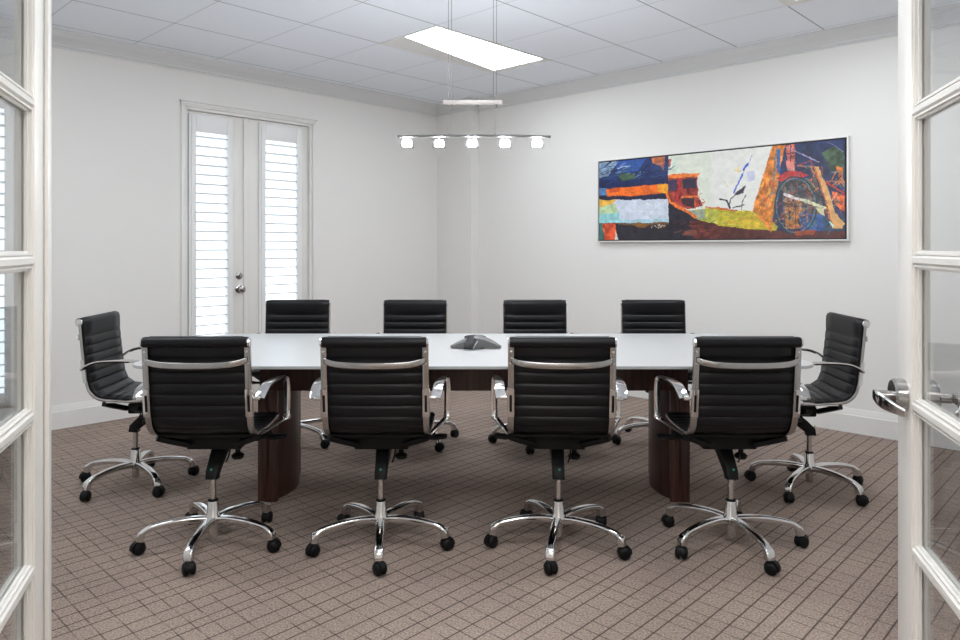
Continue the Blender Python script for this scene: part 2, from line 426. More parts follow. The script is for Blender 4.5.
glass_door(Rtip-rd*.742, Rtip, 4, 'open white glass door with lever handle at the right edge of the photo', True, False)

# ------------------------------------------------------------------ ceiling lights
def troffer(t0, r0, label, group='recessed ceiling lights'):
    root = thing('ceiling_light', label, 'ceiling light', W(t0+.6, r0+.3, ZH), 0, group)
    inv = Matrix.Translation(-root.location) @ RM
    f = MB(); t1, r1 = t0+1.2192, r0+.6096; e = .016; zf = ZH-.006
    f.box(t0, t1, r0, r0+e, zf, ZH+.0, .001); f.box(t0, t1, r1-e, r1, zf, ZH, .001)
    f.box(t0, t0+e, r0+e, r1-e, zf, ZH, .001); f.box(t1-e, t1, r0+e, r1-e, zf, ZH, .001)
    f.build('light_frame', M['frame'], root, inv)
    g = MB(); g.prism([(t0+e, r0+.34), (t1-.08, r0+.53), (t1-.08, r0+e), (t1-e, r0+e), (t1-e, r1-e), (t0+e, r1-e)], ZH-.004, ZH-.0005)
    g.build('reflector', M['frame'], root, inv)
    d = MB(); d.prism([(t0+e, r0+e), (t1-.08, r0+e), (t1-.08, r0+.53), (t0+e, r0+.34)], ZH-.0055, ZH-.001)
    d.build('diffuser', M['light'], root, inv)
tg = 2.010+2*.6096
troffer(tg, 1.652+3*.6096, 'lit rectangular ceiling panel above the hanging bar lamp')
troffer(tg, 1.652-.6096, 'lit ceiling panel cut off by the top edge of the photo, above the painting')
troffer(tg-5*.6096, 1.652+3*.6096, 'added unseen fill light in the ceiling, near the left glass door')  # added out of view as extra light for the room
troffer(tg-4*.6096, 1.652-.6096, 'added unseen fill light in the ceiling, near the right glass door')  # second unseen panel, put in to brighten the room
root = thing('hall_fill_light', 'added unseen fill light in the hallway outside the glass doors', 'ceiling light', (0, -.6, ZH))  # added unseen source, lights the door faces and fills the room
MB().box(-.62, .62, -.32, .32, -.012, 0, .003).build('light_frame', M['frame'], root)
MB().box(-.59, .59, -.29, .29, -.014, -.0122).build('diffuser', M['hallfill'], root)

# ------------------------------------------------------------------ pendant
TX, TY = -.03, 3.66                                       # table centre
root = thing('pendant_lamp', 'steel bar lamp with five small lit glass shades hanging over the table', 'lamp', (TX, TY, ZH))
zb = 1.815-ZH
MB().box(-.17, .17, -.03, .03, -.02, 0, .004).build('ceiling_canopy', M['satin'], root)
bar = MB(); pp = spline([(-.392, 0, zb), (-.2, 0, zb+.004), (0, 0, zb+.005), (.2, 0, zb+.004), (.392, 0, zb)], .03)
bar.sweep(pp, rrect(.016, .0055, .002), side=(0, 1, 0)); bar.build('lamp_bar', mat('dark_steel', (.14, .14, .14, 1), .35, 1), root)
MB().box(-.160, .145, -.012, .012, 1.992-ZH-.010, 1.992-ZH+.010, .003).build('height_bar', mat('brushed_aluminium', (.72, .68, .66, 1), .45, .6), root)
for x in (-.124, .107):
    for dx in (-.008, .008): MB().cyl((x+dx, 0, 1.99-ZH), (x+dx, 0, -.01), .0016, n=6).build('cable', M['satin'], root)
    MB().cyl((x, 0, zb), (x, 0, 1.99-ZH), .0012, n=6).build('cable', M['satin'], root)
    MB().cyl((x+.008, 0, 1.992-ZH-.03), (x+.008, 0, 1.992-ZH), .004, n=8).build('cable_grip', M['satin'], root)
    MB().cyl((x, 0, zb), (x, 0, zb+.016), .005, n=10).build('cable_grip', M['satin'], root)
for x in (-.345, -.180, -.011, .158, .323):
    z = zb-.012
    MB().cyl((x, 0, zb-.014), (x, 0, zb), .006, n=10).build('lamp_stem', M['satin'], root)
    sh = MB(); sh.prism([(-.028, -.028), (.028, -.028), (.028, .028), (-.028, .028)], z-.042, z-.004, bev=.003)
    for v in sh.bm.verts:
        k = 1+.28*((z-v.co.z)/.042); v.co.x *= k; v.co.y *= k
    for v in sh.bm.verts: v.co.x += x
    s_o = sh.build('lamp_shade', M['glass'], root)
    MB().box(x-.022, x+.022, -.022, .022, z-.036, z-.010, .004).build('bulb', M['lamp'], s_o)

# ------------------------------------------------------------------ painting
PT = TR-.036
def p2w(px, py):             # photo pixel to (r, z) on the canvas plane, used to lay out the brushwork
    u = (px-480)/713.0; Y = PT/(SA*u+CA); return (-CA*u*Y+SA*Y, 1.25+(247-py)*Y/713.0)
ra, rb = p2w(599.2, 200)[0], p2w(845.2, 200)[0]
za, zt_ = 1.312, 1.978
NX, NY = 620, 206
gx, gy = np.meshgrid(np.linspace(0, 1, NX+1), np.linspace(0, 1, NY+1))   # gx from left, gy from top
rng = np.random.RandomState(7)
def vnoise(nx, ny):
    g = rng.rand(ny+2, nx+2); x = gx*nx; y = gy*ny
    xi = x.astype(int); yi = y.astype(int); fx = x-xi; fy = y-yi
    fx = fx*fx*(3-2*fx); fy = fy*fy*(3-2*fy)
    return (g[yi, xi]*(1-fx)+g[yi, xi+1]*fx)*(1-fy)+(g[yi+1, xi]*(1-fx)+g[yi+1, xi+1]*fx)*fy-.5
wx = gx+.005*vnoise(40, 14)+.003*vnoise(200, 60); wy = gy+.015*vnoise(40, 14)+.009*vnoise(200, 60)
img = np.zeros((NY+1, NX+1, 3)); img[:] = (35, 45, 90)
def F(x, y): return (590+x/7.108, 155+y/7.108)
def G(x, y): return (720+x/5.815, 135+y/5.815)
def uv(p):
    r, z = p2w(*p); return ((ra-r)/(ra-rb), (zt_-z)/(zt_-za))
def inside(poly, X, Y):
    c = np.zeros(X.shape, bool); n = len(poly)
    for i in range(n):
        x1, y1 = poly[i]; x2, y2 = poly[(i+1) % n]
        if y1 == y2: continue
        k = ((y1 > Y) != (y2 > Y)) & (X < (x2-x1)*(Y-y1)/(y2-y1)+x1); c ^= k
    return c
def poly(fn, pts, col, a=1.0, var=.12):
    m = inside([uv(fn(*p)) for p in pts], wx, wy)
    n_ = vnoise(90, 30)*.5+vnoise(50, 22)*.7+vnoise(310, 103)*.4
    cc = np.clip(np.array(col)[None, None]*(1+var*2*n_[..., None])+var*40*n_[..., None], 0, 255)
    img[m] = img[m]*(1-a)+cc[m]*a
def stroke(fn, pts, wd, col, a=1.0, warp=True):
    X, Y = (wx, wy) if warp else (gx, gy); asp = (ra-rb)/(zt_-za); q = [uv(fn(*p)) for p in pts]; wd = wd/ (fn is F and 7.108 or 5.815)/246.0*asp
    m = np.zeros(X.shape, bool)
    for (x1, y1), (x2, y2) in zip(q, q[1:]):
        dx, dy = (x2-x1)*asp, y2-y1; L2 = dx*dx+dy*dy+1e-9
        t = np.clip(((X-x1)*asp*dx+(Y-y1)*dy)/L2, 0, 1)
        m |= ((X-x1)*asp-t*dx)**2+(Y-y1-t*dy)**2 < (wd/2)**2
    n_ = vnoise(200, 70)[..., None]
    cc = np.clip(np.array(col)[None, None]*(1+.5*n_), 0, 255); img[m] = img[m]*(1-a)+cc[m]*a
def scatter(fn, x0, x1, y0, y1, n, ln, wd, cols, ang=None, a=.85):
    for i in range(n):
        x, y = rng.uniform(x0, x1), rng.uniform(y0, y1); t = rng.uniform(0, PI) if ang is None else ang+rng.uniform(-.3, .3)
        l = ln*rng.uniform(.4, 1); stroke(fn, [(x, y), (x+l*math.cos(t), y+l*math.sin(t))], wd*rng.uniform(.5, 1.2), cols[rng.randint(len(cols))], a)
# left: blue sky, orange band, pale panel
poly(F, [(40, 20), (557, -20), (557, 215), (40, 245)], (24, 44, 98), 1, .25)
poly(F, [(60, 150), (260, 175), (400, 160), (555, 150), (555, 210), (60, 240)], (20, 34, 78), .8, .2)
poly(F, [(180, 40), (400, 25), (340, 110), (200, 130)], (45, 92, 175), .8)
poly(F, [(60, 50), (210, 40), (170, 90), (130, 150), (60, 165)], (165, 190, 205), .75, .3)
scatter(F, 80, 330, 60, 180, 26, 90, 7, [(200, 215, 225), (70, 100, 70), (35, 60, 110), (120, 150, 170), (50, 60, 60)], -.5)
poly(F, [(190, 140), (290, 125), (330, 165), (230, 185)], (75, 105, 60), .8)
poly(F, [(440, 20), (530, 5), (525, 110), (505, 85), (445, 60)], (205, 110, 55), .9, .25)
poly(F, [(60, 235), (560, 205), (560, 325), (60, 325)], (24, 28, 62))
poly(F, [(66, 235), (120, 235), (118, 285), (66, 290)], (85, 130, 180))
poly(F, [(118, 240), (555, 203), (552, 272), (430, 280), (300, 292), (118, 292)], (238, 108, 28))
poly(F, [(470, 212), (555, 204), (553, 270), (490, 274)], (246, 168, 40))
poly(F, [(130, 240), (210, 232), (205, 262), (140, 270)], (190, 70, 30), .7)
poly(F, [(60, 320), (556, 316), (556, 482), (60, 482)], (206, 214, 228), 1, .06)
poly(F, [(60, 318), (185, 320), (150, 360), (60, 375)], (226, 176, 70))
poly(F, [(60, 370), (180, 345), (205, 420), (60, 440)], (185, 210, 165))
poly(F, [(60, 420), (210, 410), (212, 480), (60, 480)], (150, 208, 212))
poly(F, [(210, 460), (555, 455), (555, 480), (210, 482)], (160, 205, 220), .8)
scatter(F, 230, 480, 340, 450, 16, 60, 4, [(170, 178, 200), (235, 238, 240)], 0)
poly(F, [(60, 482), (560, 480), (560, 620), (60, 620)], (40, 36, 46))
poly(F, [(60, 485), (92, 485), (98, 620), (60, 620)], (70, 120, 115))
poly(F, [(88, 485), (178, 485), (196, 610), (104, 610)], (205, 78, 42), 1, .3)
poly(F, [(178, 530), (200, 610), (176, 610)], (225, 222, 215))
poly(F, [(290, 483), (430, 488), (390, 516), (330, 512)], (135, 88, 34))
poly(F, [(200, 483), (560, 478), (560, 492), (200, 495)], (150, 100, 50), .7)
scatter(F, 440, 540, 495, 520, 14, 20, 5, [(215, 190, 160), (180, 120, 90)])
# centre: cream sky, red house, hull
poly(F, [(556, -60), (924, -60), (924, 390), (700, 395), (556, 330)], (222, 226, 212), 1, .04)
poly(G, [(-40, 60), (318, 40), (190, 450), (-60, 440)], (228, 228, 222), 1, .03)
poly(F, [(556, 20), (600, 20), (640, 120), (556, 130)], (205, 222, 205), .7)
poly(F, [(556, 30), (575, 30), (566, 80), (556, 85)], (200, 90, 50))
poly(F, [(556, 158), (762, 150), (768, 290), (800, 360), (700, 385), (556, 345)], (150, 54, 46), 1, .35)
poly(F, [(556, 148), (600, 135), (782, 124), (762, 156), (556, 165)], (222, 118, 48), 1, .25)
poly(F, [(655, 172), (752, 165), (756, 236), (660, 238)], (48, 42, 66))
poly(F, [(556, 178), (620, 172), (612, 250), (560, 262)], (66, 52, 88))
poly(F, [(645, 302), (745, 298), (742, 372), (655, 352)], (58, 32, 44))
stroke(F, [(636, 165), (620, 325)], 14, (190, 40, 50)); stroke(F, [(650, 300), (770, 292)], 12, (225, 120, 50)); stroke(F, [(748, 300), (748, 375)], 8, (215, 100, 45))
scatter(F, 750, 800, 260, 360, 12, 34, 4, [(150, 40, 60), (60, 30, 50), (190, 60, 50)])
poly(F, [(556, 335), (700, 405), (770, 455), (780, 620), (556, 620)], (36, 32, 46), 1, .2)
poly(F, [(700, 470), (790, 462), (1400, 520), (1400, 620), (740, 620)], (92, 38, 36), 1, .25)
poly(F, [(660, 540), (760, 530), (750, 570), (670, 575)], (150, 90, 70), .7)
poly(F, [(698, 392), (924, 372), (940, 500), (850, 480), (760, 455)], (172, 172, 70), 1, .2)
poly(F, [(700, 392), (810, 388), (820, 450), (765, 452)], (150, 160, 140), 1, .15)
poly(G, [(-10, 428), (190, 440), (280, 470), (345, 556), (160, 552), (-10, 530)], (192, 178, 46), 1, .2)
poly(G, [(90, 480), (240, 455), (290, 540), (150, 545)], (205, 170, 40), .7, .3)
poly(G, [(-10, 526), (160, 548), (350, 556), (740, 560), (740, 620), (-10, 620)], (84, 36, 34), 1, .25)
stroke(F, [(548, 280), (572, 338), (640, 375), (690, 400), (750, 442)], 20, (228, 118, 42)); stroke(F, [(820, 372), (924, 376)], 10, (225, 110, 50)); stroke(G, [(-5, 430), (100, 436)], 8, (200, 90, 50))
# figures on the cream sky
poly(G, [(150, 215), (200, 205), (205, 260), (165, 275)], (196, 198, 226), .8, .04)
stroke(G, [(186, 120), (160, 172), (128, 230)], 4, (150, 150, 200)); stroke(G, [(160, 170), (138, 200)], 12, (40, 88, 200)); stroke(G, [(130, 228), (80, 335)], 9, (44, 92, 205))
poly(G, [(80, 346), (150, 292), (134, 340), (100, 350)], (58, 50, 70)); poly(G, [(78, 205), (100, 190), (112, 170), (112, 200), (130, 212), (100, 215)], (214, 196, 150))
stroke(G, [(0, 372), (40, 384), (56, 422)], 9, (46, 48, 52)); stroke(G, [(90, 350), (62, 372), (50, 410)], 7, (60, 60, 66)); stroke(G, [(150, 350), (130, 395), (126, 430)], 5, (90, 88, 86)); stroke(G, [(70, 420), (140, 405)], 6, (70, 66, 60)); stroke(G, [(20, 270), (44, 300)], 3, (200, 190, 130))
# right: orange slant, night blue ground, bicycle wheel
poly(G, [(372, 30), (760, 10), (760, 562), (330, 560)], (28, 42, 82), 1, .3)
poly(G, [(310, 40), (384, 30), (352, 200), (334, 300), (312, 460), (296, 566), (225, 482), (188, 440)], (212, 124, 44), 1, .35)
scatter(G, 240, 330, 250, 440, 30, 40, 9, [(230, 150, 40), (190, 80, 40), (235, 170, 70), (150, 130, 110)], 1.8)
stroke(G, [(340, 90), (345, 210)], 18, (50, 90, 150)); stroke(G, [(330, 80), (312, 260)], 10, (120, 120, 110))
poly(G, [(384, 60), (436, 55), (432, 215), (394, 205)], (196, 104, 84), 1, .35); stroke(G, [(410, 60), (410, 200)], 6, (60, 40, 70)); stroke(G, [(386, 110), (436, 105)], 5, (60, 40, 70)); poly(G, [(385, 150), (425, 160), (430, 210), (395, 200)], (228, 140, 130))
poly(G, [(590, 100), (660, 70), (725, 90), (725, 240), (640, 200)], (62, 84, 56), .9, .3)
poly(G, [(330, 250), (400, 205), (470, 212), (520, 235), (440, 255), (350, 275)], (206, 44, 44), 1, .3)
poly(G, [(350, 270), (560, 250), (600, 440), (560, 540), (380, 545)], (92, 78, 70), .9, .5)
poly(G, [(378, 390), (480, 370), (474, 545), (380, 545)], (176, 112, 56), .95, .5)
poly(G, [(462, 450), (640, 470), (620, 560), (462, 558)], (44, 84, 146), 1, .25)
poly(G, [(600, 440), (725, 480), (725, 560), (600, 560)], (34, 60, 86), 1, .25)
poly(G, [(650, 325), (725, 350), (725, 450), (660, 400)], (214, 98, 40), 1, .4)
poly(G, [(676, 180), (716, 190), (716, 300), (690, 270)], (216, 112, 40), .9, .3)
scatter(F, 70, 550, 60, 210, 60, 70, 6, [(40, 80, 150), (20, 36, 80), (60, 90, 90), (30, 60, 120)], -.3, .7)
scatter(F, 120, 550, 245, 280, 20, 50, 6, [(250, 170, 50), (200, 80, 30), (245, 130, 40)], 0, .7)
scatter(F, 560, 900, 480, 600, 34, 60, 8, [(120, 60, 40), (40, 26, 40), (70, 30, 34), (150, 80, 50)], -.2, .6)
scatter(G, 0, 300, 450, 540, 26, 50, 6, [(210, 190, 70), (170, 160, 40), (150, 150, 90), (220, 150, 50)], .1, .7)
scatter(G, 350, 720, 180, 540, 170, 60, 6, [(210, 120, 60), (60, 110, 130), (30, 34, 60), (170, 60, 50), (90, 100, 80), (120, 130, 130), (20, 24, 40), (24, 30, 50), (40, 60, 80), (180, 120, 70)])
cxw, cyw = 440, 410
for rx_, ry_, w_, col_ in ((122, 166, 9, (26, 52, 64)), (114, 157, 3, (80, 130, 140)), (102, 142, 3, (30, 26, 34))):
    stroke(G, [(cxw+rx_*math.cos(a_*2*PI/40), cyw+ry_*math.sin(a_*2*PI/40)) for a_ in range(41)], w_, col_)
for k in range(12): stroke(G, [(cxw, cyw+10), (cxw+104*math.cos(k*PI/6), cyw+145*math.sin(k*PI/6))], 3, (40, 34, 44), .8)
stroke(G, [(375, 345), (480, 378)], 14, (206, 196, 196)); stroke(G, [(480, 378), (612, 428)], 16, (196, 196, 160)); poly(G, [(556, 420), (606, 436), (606, 470), (570, 450)], (216, 206, 160))
stroke(G, [(376, 68), (470, 110), (575, 160)], 5, (150, 140, 176)); stroke(G, [(620, 40), (716, 92)], 4, (110, 110, 150))
stroke(G, [(560, 240), (660, 300), (725, 340)], 8, (176, 50, 44)); stroke(G, [(680, 345), (640, 390)], 4, (232, 190, 150)); stroke(G, [(450, 178), (530, 150), (545, 190)], 6, (150, 60, 50))
poly(G, [(546, 188), (574, 184), (640, 350), (668, 452), (724, 516), (704, 546), (656, 544), (618, 400)], (212, 160, 98), 1, .12)
stroke(G, [(550, 190), (655, 520)], 6, (190, 100, 50)); stroke(G, [(640, 505), (660, 535)], 6, (160, 220, 210))
poly(G, [(430, 560), (560, 556), (550, 582), (440, 585)], (176, 74, 34), .8)
lv = np.clip(img/255.0, 0, 1); lv = np.where(lv <= .04045, lv/12.92, ((lv+.055)/1.055)**2.4)

root = thing('painting', 'long abstract painting in blue, orange and cream in a white frame', 'painting', W(TR, (ra+rb)/2, (za+zt_)/2))
inv = Matrix.Translation(-root.location) @ RM
nv = (NX+1)*(NY+1)
co = np.zeros((nv, 3)); co[:, 0] = PT; co[:, 1] = (ra+(rb-ra)*gx).ravel(); co[:, 2] = (zt_+(za-zt_)*gy).ravel()
idx = np.arange(nv).reshape(NY+1, NX+1)
fc = np.stack([idx[:-1, :-1], idx[1:, :-1], idx[1:, 1:], idx[:-1, 1:]], -1).reshape(-1, 4)
me = bpy.data.meshes.new('canvas'); me.from_pydata([tuple(v) for v in co], [], [tuple(int(i) for i in f) for f in fc])
at = me.color_attributes.new('paint', 'FLOAT_COLOR', 'POINT')
ca = np.ones((nv, 4)); ca[:, :3] = lv.reshape(-1, 3); at.data.foreach_set('color', ca.ravel().astype(np.float32))
me.transform(inv)
cm = mat('oil_paint', (1, 1, 1, 1), .38, bump=(120, .15, .002)); an = cm.node_tree.nodes.new('ShaderNodeAttribute'); an.attribute_name = 'paint'
cm.node_tree.links.new(an.outputs['Color'], cm.node_tree.nodes['Principled BSDF'].inputs['Base Color'])
me.materials.append(cm); o = bpy.data.objects.new('canvas', me); C.objects.link(o); o.parent = root
MB().box(PT+.0008, TR-.004, rb, ra, za, zt_).build('stretcher', M['blackedge'], root, inv)
f = MB(); gp = .010; fw = .011
ro_, rl_ = rb-gp, ra+gp; zo, zu = za-gp, zt_+gp
f.box(PT-.004, TR, ro_-fw, ro_, zo-fw, zu+fw, .002); f.box(PT-.004, TR, rl_, rl_+fw, zo-fw, zu+fw, .002)
f.box(PT-.004, TR, ro_, rl_, zo-fw, zo, .002); f.box(PT-.004, TR, ro_, rl_, zu, zu+fw, .002)
f.build('picture_frame', M['frame'], root, inv)
f = MB(); f.box(PT+.010, TR-.002, ro_, rl_, zo, zu); f.build('frame_backing', M['blackedge'], root, inv)

# ------------------------------------------------------------------ conference table
root = thing('conference_table', 'long white-topped conference table on dark wood pedestals', 'table', (TX, TY, 0))
hx, hy = 1.510, .5835
def tabletop(rad, inset, n=8):
    pts = []; x, y = hx-inset, hy-inset
    for cx, cy, a0 in ((x-rad, y-rad, 0), (-x+rad, y-rad, 90), (-x+rad, -y+rad, 180), (x-rad, -y+rad, 270)):
        for i in range(n+1):
            a = math.radians(a0+90*i/n); pts.append((cx+rad*math.cos(a), cy+rad*math.sin(a)))
    return pts
MB().prism(tabletop(.11, 0), .722, .735, bev=.002).build('tabletop', M['top'], root)
MB().prism([(-1.05, -.165), (1.05, -.165), (1.05, .29), (-1.05, .29)], .545, .722, bev=.002).build('apron', M['wood'], root)
for s in (-1, 1):
    pts = [(1.057, -.170), (1.057, .295), (.965, .295)]
    n_ = 14
    for i in range(n_+1):
        q = i/n_; yy = .250-(.250+.120)*q; pts.append((.975-.052*math.sin(PI*q)**.8, yy))
    pts += [(.972, -.120), (.972, -.134), (.984, -.134), (.984, -.142), (.965, -.142), (.965, -.160), (.975, -.166), (.990, -.170), (1.000, -.166), (1.008, -.162), (1.016, -.170)]
    if s < 0: pts = [(-x, y) for x, y in pts][::-1]
    MB().prism(pts, 0, .545).build('pedestal', M['wood'], root)
for x, y in ((-1.30, -.36), (1.30, -.36), (-1.30, .36), (1.30, .36), (0, -.4), (0, .4)):
    pass

# conference phone on the table
ph = thing('conference_phone', 'grey three-winged conference phone in the middle of the table', 'phone', (TX+.005, TY-.02, .735), math.radians(0))
def wing(a, ln, w0, top=.050):
    w_ = MB(); pth = []; N_ = 14
    for i in range(N_+1):
        q = i/N_; rr = .004+ln*q; zc = top*(1-q**1.7)+.007
        pth.append((rr*math.cos(a), rr*math.sin(a), zc))
    def pf(i):
        q = i/N_; hw = w0*(1-q)**.7+.010; return [(hw*math.cos(k*PI/8), (.0065+.002*(1-q))*math.sin(k*PI/8)) for k in range(9)]+[(-hw*.9, -(pth[i][2]-.002)*.9), (hw*.9, -(pth[i][2]-.002)*.9)]
    w_.sweep(pth, pf, side=(-math.sin(a), math.cos(a), 0)); return w_
M['phone'] = mat('phone_grey', (.13, .13, .132, 1), .35); M['rim'] = mat('phone_rim', (.33, .33, .34, 1), .3)
for a, ln in ((math.radians(-12), .130), (math.radians(188), .122), (math.radians(84), .125)):
    wing(a, ln, .046, .040 if a > 3 else .050).build('phone_wing', M['phone'], ph)
MB().lathe([(0, .0), (.050, .0), (.052, .006), (.046, .024), (.032, .044), (.016, .054), (0, .056)], 28).build('phone_body', M['phone'], ph)
kp = MB(); kp.sweep(spline([(.012, .02, .0595), (-.004, -.014, .0585), (-.018, -.046, .049), (-.028, -.074, .032), (-.034, -.096, .010)], .012), rrect(.024, .0035, .002), side=(1, -.2, 0))
ko = kp.build('keypad', M['plastic'], ph)
rm = MB(); rm.sweep(spline([(.044, .006, .052), (.028, -.022, .050), (.012, -.052, .040), (-.004, -.084, .018), (-.008, -.094, .006)], .012), circ(.003, 8), side=(1, 0, 0)); rm.build('keypad_rim', M['rim'], ph)
# cable of the phone

# ------------------------------------------------------------------ office chair
rail_pts = [(-.184, .880), (-.178, .80), (-.168, .70), (-.158, .62), (-.152, .575), (-.138, .532), (-.110, .502), (-.065, .486), (.05, .479), (.16, .482), (.235, .487)]
HWID = .201
def rail_path(step=.012): return spline([Vector((0, y, z)) for y, z in rail_pts], step)
sling_pts = [(-.200, .8955), (-.186, .8955), (-.173, .889), (-.1665, .873), (-.1635, .80), (-.1535, .70), (-.1435, .62), (-.137, .578), (-.124, .540), (-.100, .515), (-.060, .500), (.05, .4935), (.16, .4965), (.232, .5005), (.256, .492), (.262, .474)]
def sling(s0, s1, seams, mbuf, hw, lift=.0):
    pts = spline([Vector((0, y, z)) for y, z in sling_pts], .003); S = [0]
    for a, b_ in zip(pts, pts[1:]): S.append(S[-1]+(b_-a).length)
    tot = S[-1]; s1 = tot if s1 is None else s1
    seams = [s for s in seams if s0 < s < s1]; edges = [s0]+seams+[s1]
    samples = []
    for a, b_ in zip(edges, edges[1:]):
        k = 8
        for i in range(k): samples.append((a+(b_-a)*i/k, i/k))
    samples.append((s1, 0))
    def at(s):
        i = 0
        while i < len(S)-2 and S[i+1] < s: i += 1
        q = (s-S[i])/(S[i+1]-S[i]); return pts[i].lerp(pts[i+1], q), (pts[i+1]-pts[i]).normalized()
    xs = [-1, -.965, -.90, -.88, -.6, -.3, 0, .3, .6, .88, .90, .965, 1]
    b = bmesh.new(); fr, bk = [], []
    for s, q in samples:
        p, T = at(s); N = Vector((0, -T.z, T.y)); 
        if N.y+N.z < 0: N = -N
        bul = math.sqrt(max(0, 1-(2*q-1)**2)) if q else 0
        rf, rk = [], []
        for x in xs:
            e = 1 if abs(x) <= .88 else .35 if abs(x) >= .965 else .35
            h = (.003+.0075*bul)*e + (.003 if abs(x) > .89 and abs(x) < .99 else 0)
            sag = -.005*(1-x*x)*min(1, max(0, (s-.03)/.08))
            rf.append(b.verts.new(p+Vector((x*hw, 0, 0))+N*(h+sag+lift))); rk.append(b.verts.new(p+Vector((x*hw, 0, 0))-N*(h*.9-sag-lift)))
        fr.append(rf); bk.append(rk)
    n = len(xs)
    for i in range(len(fr)-1):
        for j in range(n-1):
            b.faces.new((fr[i][j], fr[i][j+1], fr[i+1][j+1], fr[i+1][j])); b.faces.new((bk[i][j+1], bk[i][j], bk[i+1][j], bk[i+1][j+1]))
        b.faces.new((fr[i][0], fr[i+1][0], bk[i+1][0], bk[i][0])); b.faces.new((fr[i+1][-1], fr[i][-1], bk[i][-1], bk[i+1][-1]))
    for r_, k_ in ((fr[0], bk[0]), (fr[-1], bk[-1])):
        for j in range(n-1): b.faces.new((r_[j], r_[j+1], k_[j+1], k_[j]))
    bmesh.ops.recalc_face_normals(b, faces=b.faces); mbuf.merge(b)
def make_chair():
    root = thing('office_chair', None, 'chair')
    # upholstery
    seams = [.122+.0455*i for i in range(20)]
    bk = MB(); sling(.0, .4405, seams, bk, HWID+.006, -.005)
    bk.sweep([(-.206, -.190, .874), (.206, -.190, .874)], [(a*1.0, c) for a, c in [(.0205*math.cos(2*PI*i/20), .0205*math.sin(2*PI*i/20)) for i in range(20)]], side=(0, 1, 0))
    bk.build('backrest', M['leather'], root, ang=60)
    st = MB(); sling(.4405, None, seams, st, HWID+.006, -.005)
    st.sweep([(-.200, .243, .479), (.200, .243, .479)], circ(.014, 16), side=(0, 1, 0)); st.build('seat', M['leather'], root, ang=60)
    for s in (-1, 1):
        rp = rail_path(.012)
        rp = [Vector((s*HWID, p.y-.002, p.z)) for p in rp]
        r_ = MB(); r_.sweep(rp[1:], rrect(.0125, .0075, .003, 2), side=(1, 0, 0))
        fo = r_.build('side_frame', M['satin'], root)
        MB().cyl((s*.205, -.190, .874), (s*.213, -.190, .874), .0195, .017, n=20).build('end_cap', M['chrome'], fo)
        # slotted polished bracket along the upright, where the arm is fixed
        bp = [p for p in rp if .570 < p.z < .690]
        bb = MB(); bb.sweep([Vector((s*(HWID+.001), p.y-.004, p.z)) for p in bp], rrect(.0150, .0095, .004, 2), side=(1, 0, 0))
        bb.build('arm_bracket', M['chrome'], fo)
        sl = MB(); sl.sweep([Vector((s*(HWID+.001), p.y-.0142, p.z)) for p in bp[2:-2]], rrect(.005, .001, .0008, 1), side=(1, 0, 0))
        sl.build('bracket_slot', M['plastic'], fo)
        for z_, y_ in ((.836, -.181), (.790, -.177)):
            bt = MB(); bt.lathe([(0, 0), (.0055, 0), (.0055, .003), (0, .0045)], 12, Matrix.Translation((s*HWID, y_-.0090, z_)) @ Matrix.Rotation(PI/2, 4, 'X'))
            bt.build('bolt', M['chrome'], fo)
        # arm loop
        ap = [(.240, -.160, .647, .021), (.245, -.132, .668, .022), (.250, -.085, .685, .021), (.260, -.01, .691, .018), (.269, .06, .690, .016), (.276, .112, .686, .015), (.281, .143, .674, .015),
              (.284, .150, .64, .014), (.284, .151, .57, .014), (.283, .149, .515, .014), (.280, .140, .497, .014), (.262, .085, .490, .012), (.235, .01, .481, .011), (.213, -.055, .477, .010)]
        ap = [(a-.012*min(1, max(0, (b_+.13)/.2)), b_, c, d) for a, b_, c, d in ap]
        path = spline([Vector((a, b_, c)) for a, b_, c, d in ap], .010)
        key = [Vector((a, b_, c)) for a, b_, c, d in ap]
        def wid(p):
            k = min(range(len(key)), key=lambda i: (key[i]-p).length); return ap[k][3]
        ws = [wid(p) for p in path]
        for _ in range(4): ws = [(ws[max(i-1, 0)]+ws[i]+ws[min(i+1, len(ws)-1)])/3 for i in range(len(ws))]
        am = MB(); am.sweep([Vector((s*p.x, p.y, p.z)) for p in path], lambda i: rrect(ws[i], .0045, .0035, 2), side=(1, 0, 0))
        am.box(min(s*.258, s*.286), max(s*.258, s*.286), .136, .162, .490, .512, .005)
        am.box(min(s*.205, s*.245), max(s*.205, s*.245), -.170, -.156, .640, .656, .003)
        ao = am.build('armrest', M['chrome'], root)
        pd = MB(); pp_ = [p for p in path[:32] if p.z > .655][3:24]
        pd.sweep([Vector((s*p.x, p.y, p.z-.007)) for p in pp_], rrect(.011, .003, .002, 2), side=(1, 0, 0)); pd.build('arm_underpad', M['plastic'], ao)
    # brace across the back
    br = MB(); bp = spline([(-.198, -.190, .803), (-.184, -.203, .799), (-.14, -.218, .791), (-.06, -.226, .787), (.06, -.226, .787), (.14, -.218, .791), (.184, -.203, .799), (.198, -.190, .803)], .01)
    br.sweep(bp, rrect(.0125, .0055, .004, 3), side=(0, 0, 1)); br.build('back_brace', M['satin'], root)
    cb = MB()
    cb.cyl((-HWID, .105, .472), (HWID, .105, .472), .010, n=12); cb.cyl((-HWID, -.06, .474), (HWID, -.06, .474), .010, n=12); cb.cyl((-HWID, .22, .472), (HWID, .22, .472), .008, n=12)
    cb.build('seat_crossbar', M['plastic'], root)
    # tilt mechanism: wedge arm, block, side plates
    tm = MB()
    tm.sweep([(0, -.006, .278), (0, -.004, .30), (0, .03, .330), (0, .085, .375), (0, .13, .40)], lambda i: rrect((.025, .025, .026, .030, .036)[i], (.024, .024, .026, .028, .026)[i], .007, 2), side=(1, 0, 0))
    tm.box(-.115, .115, .005, .21, .395, .448, .008)
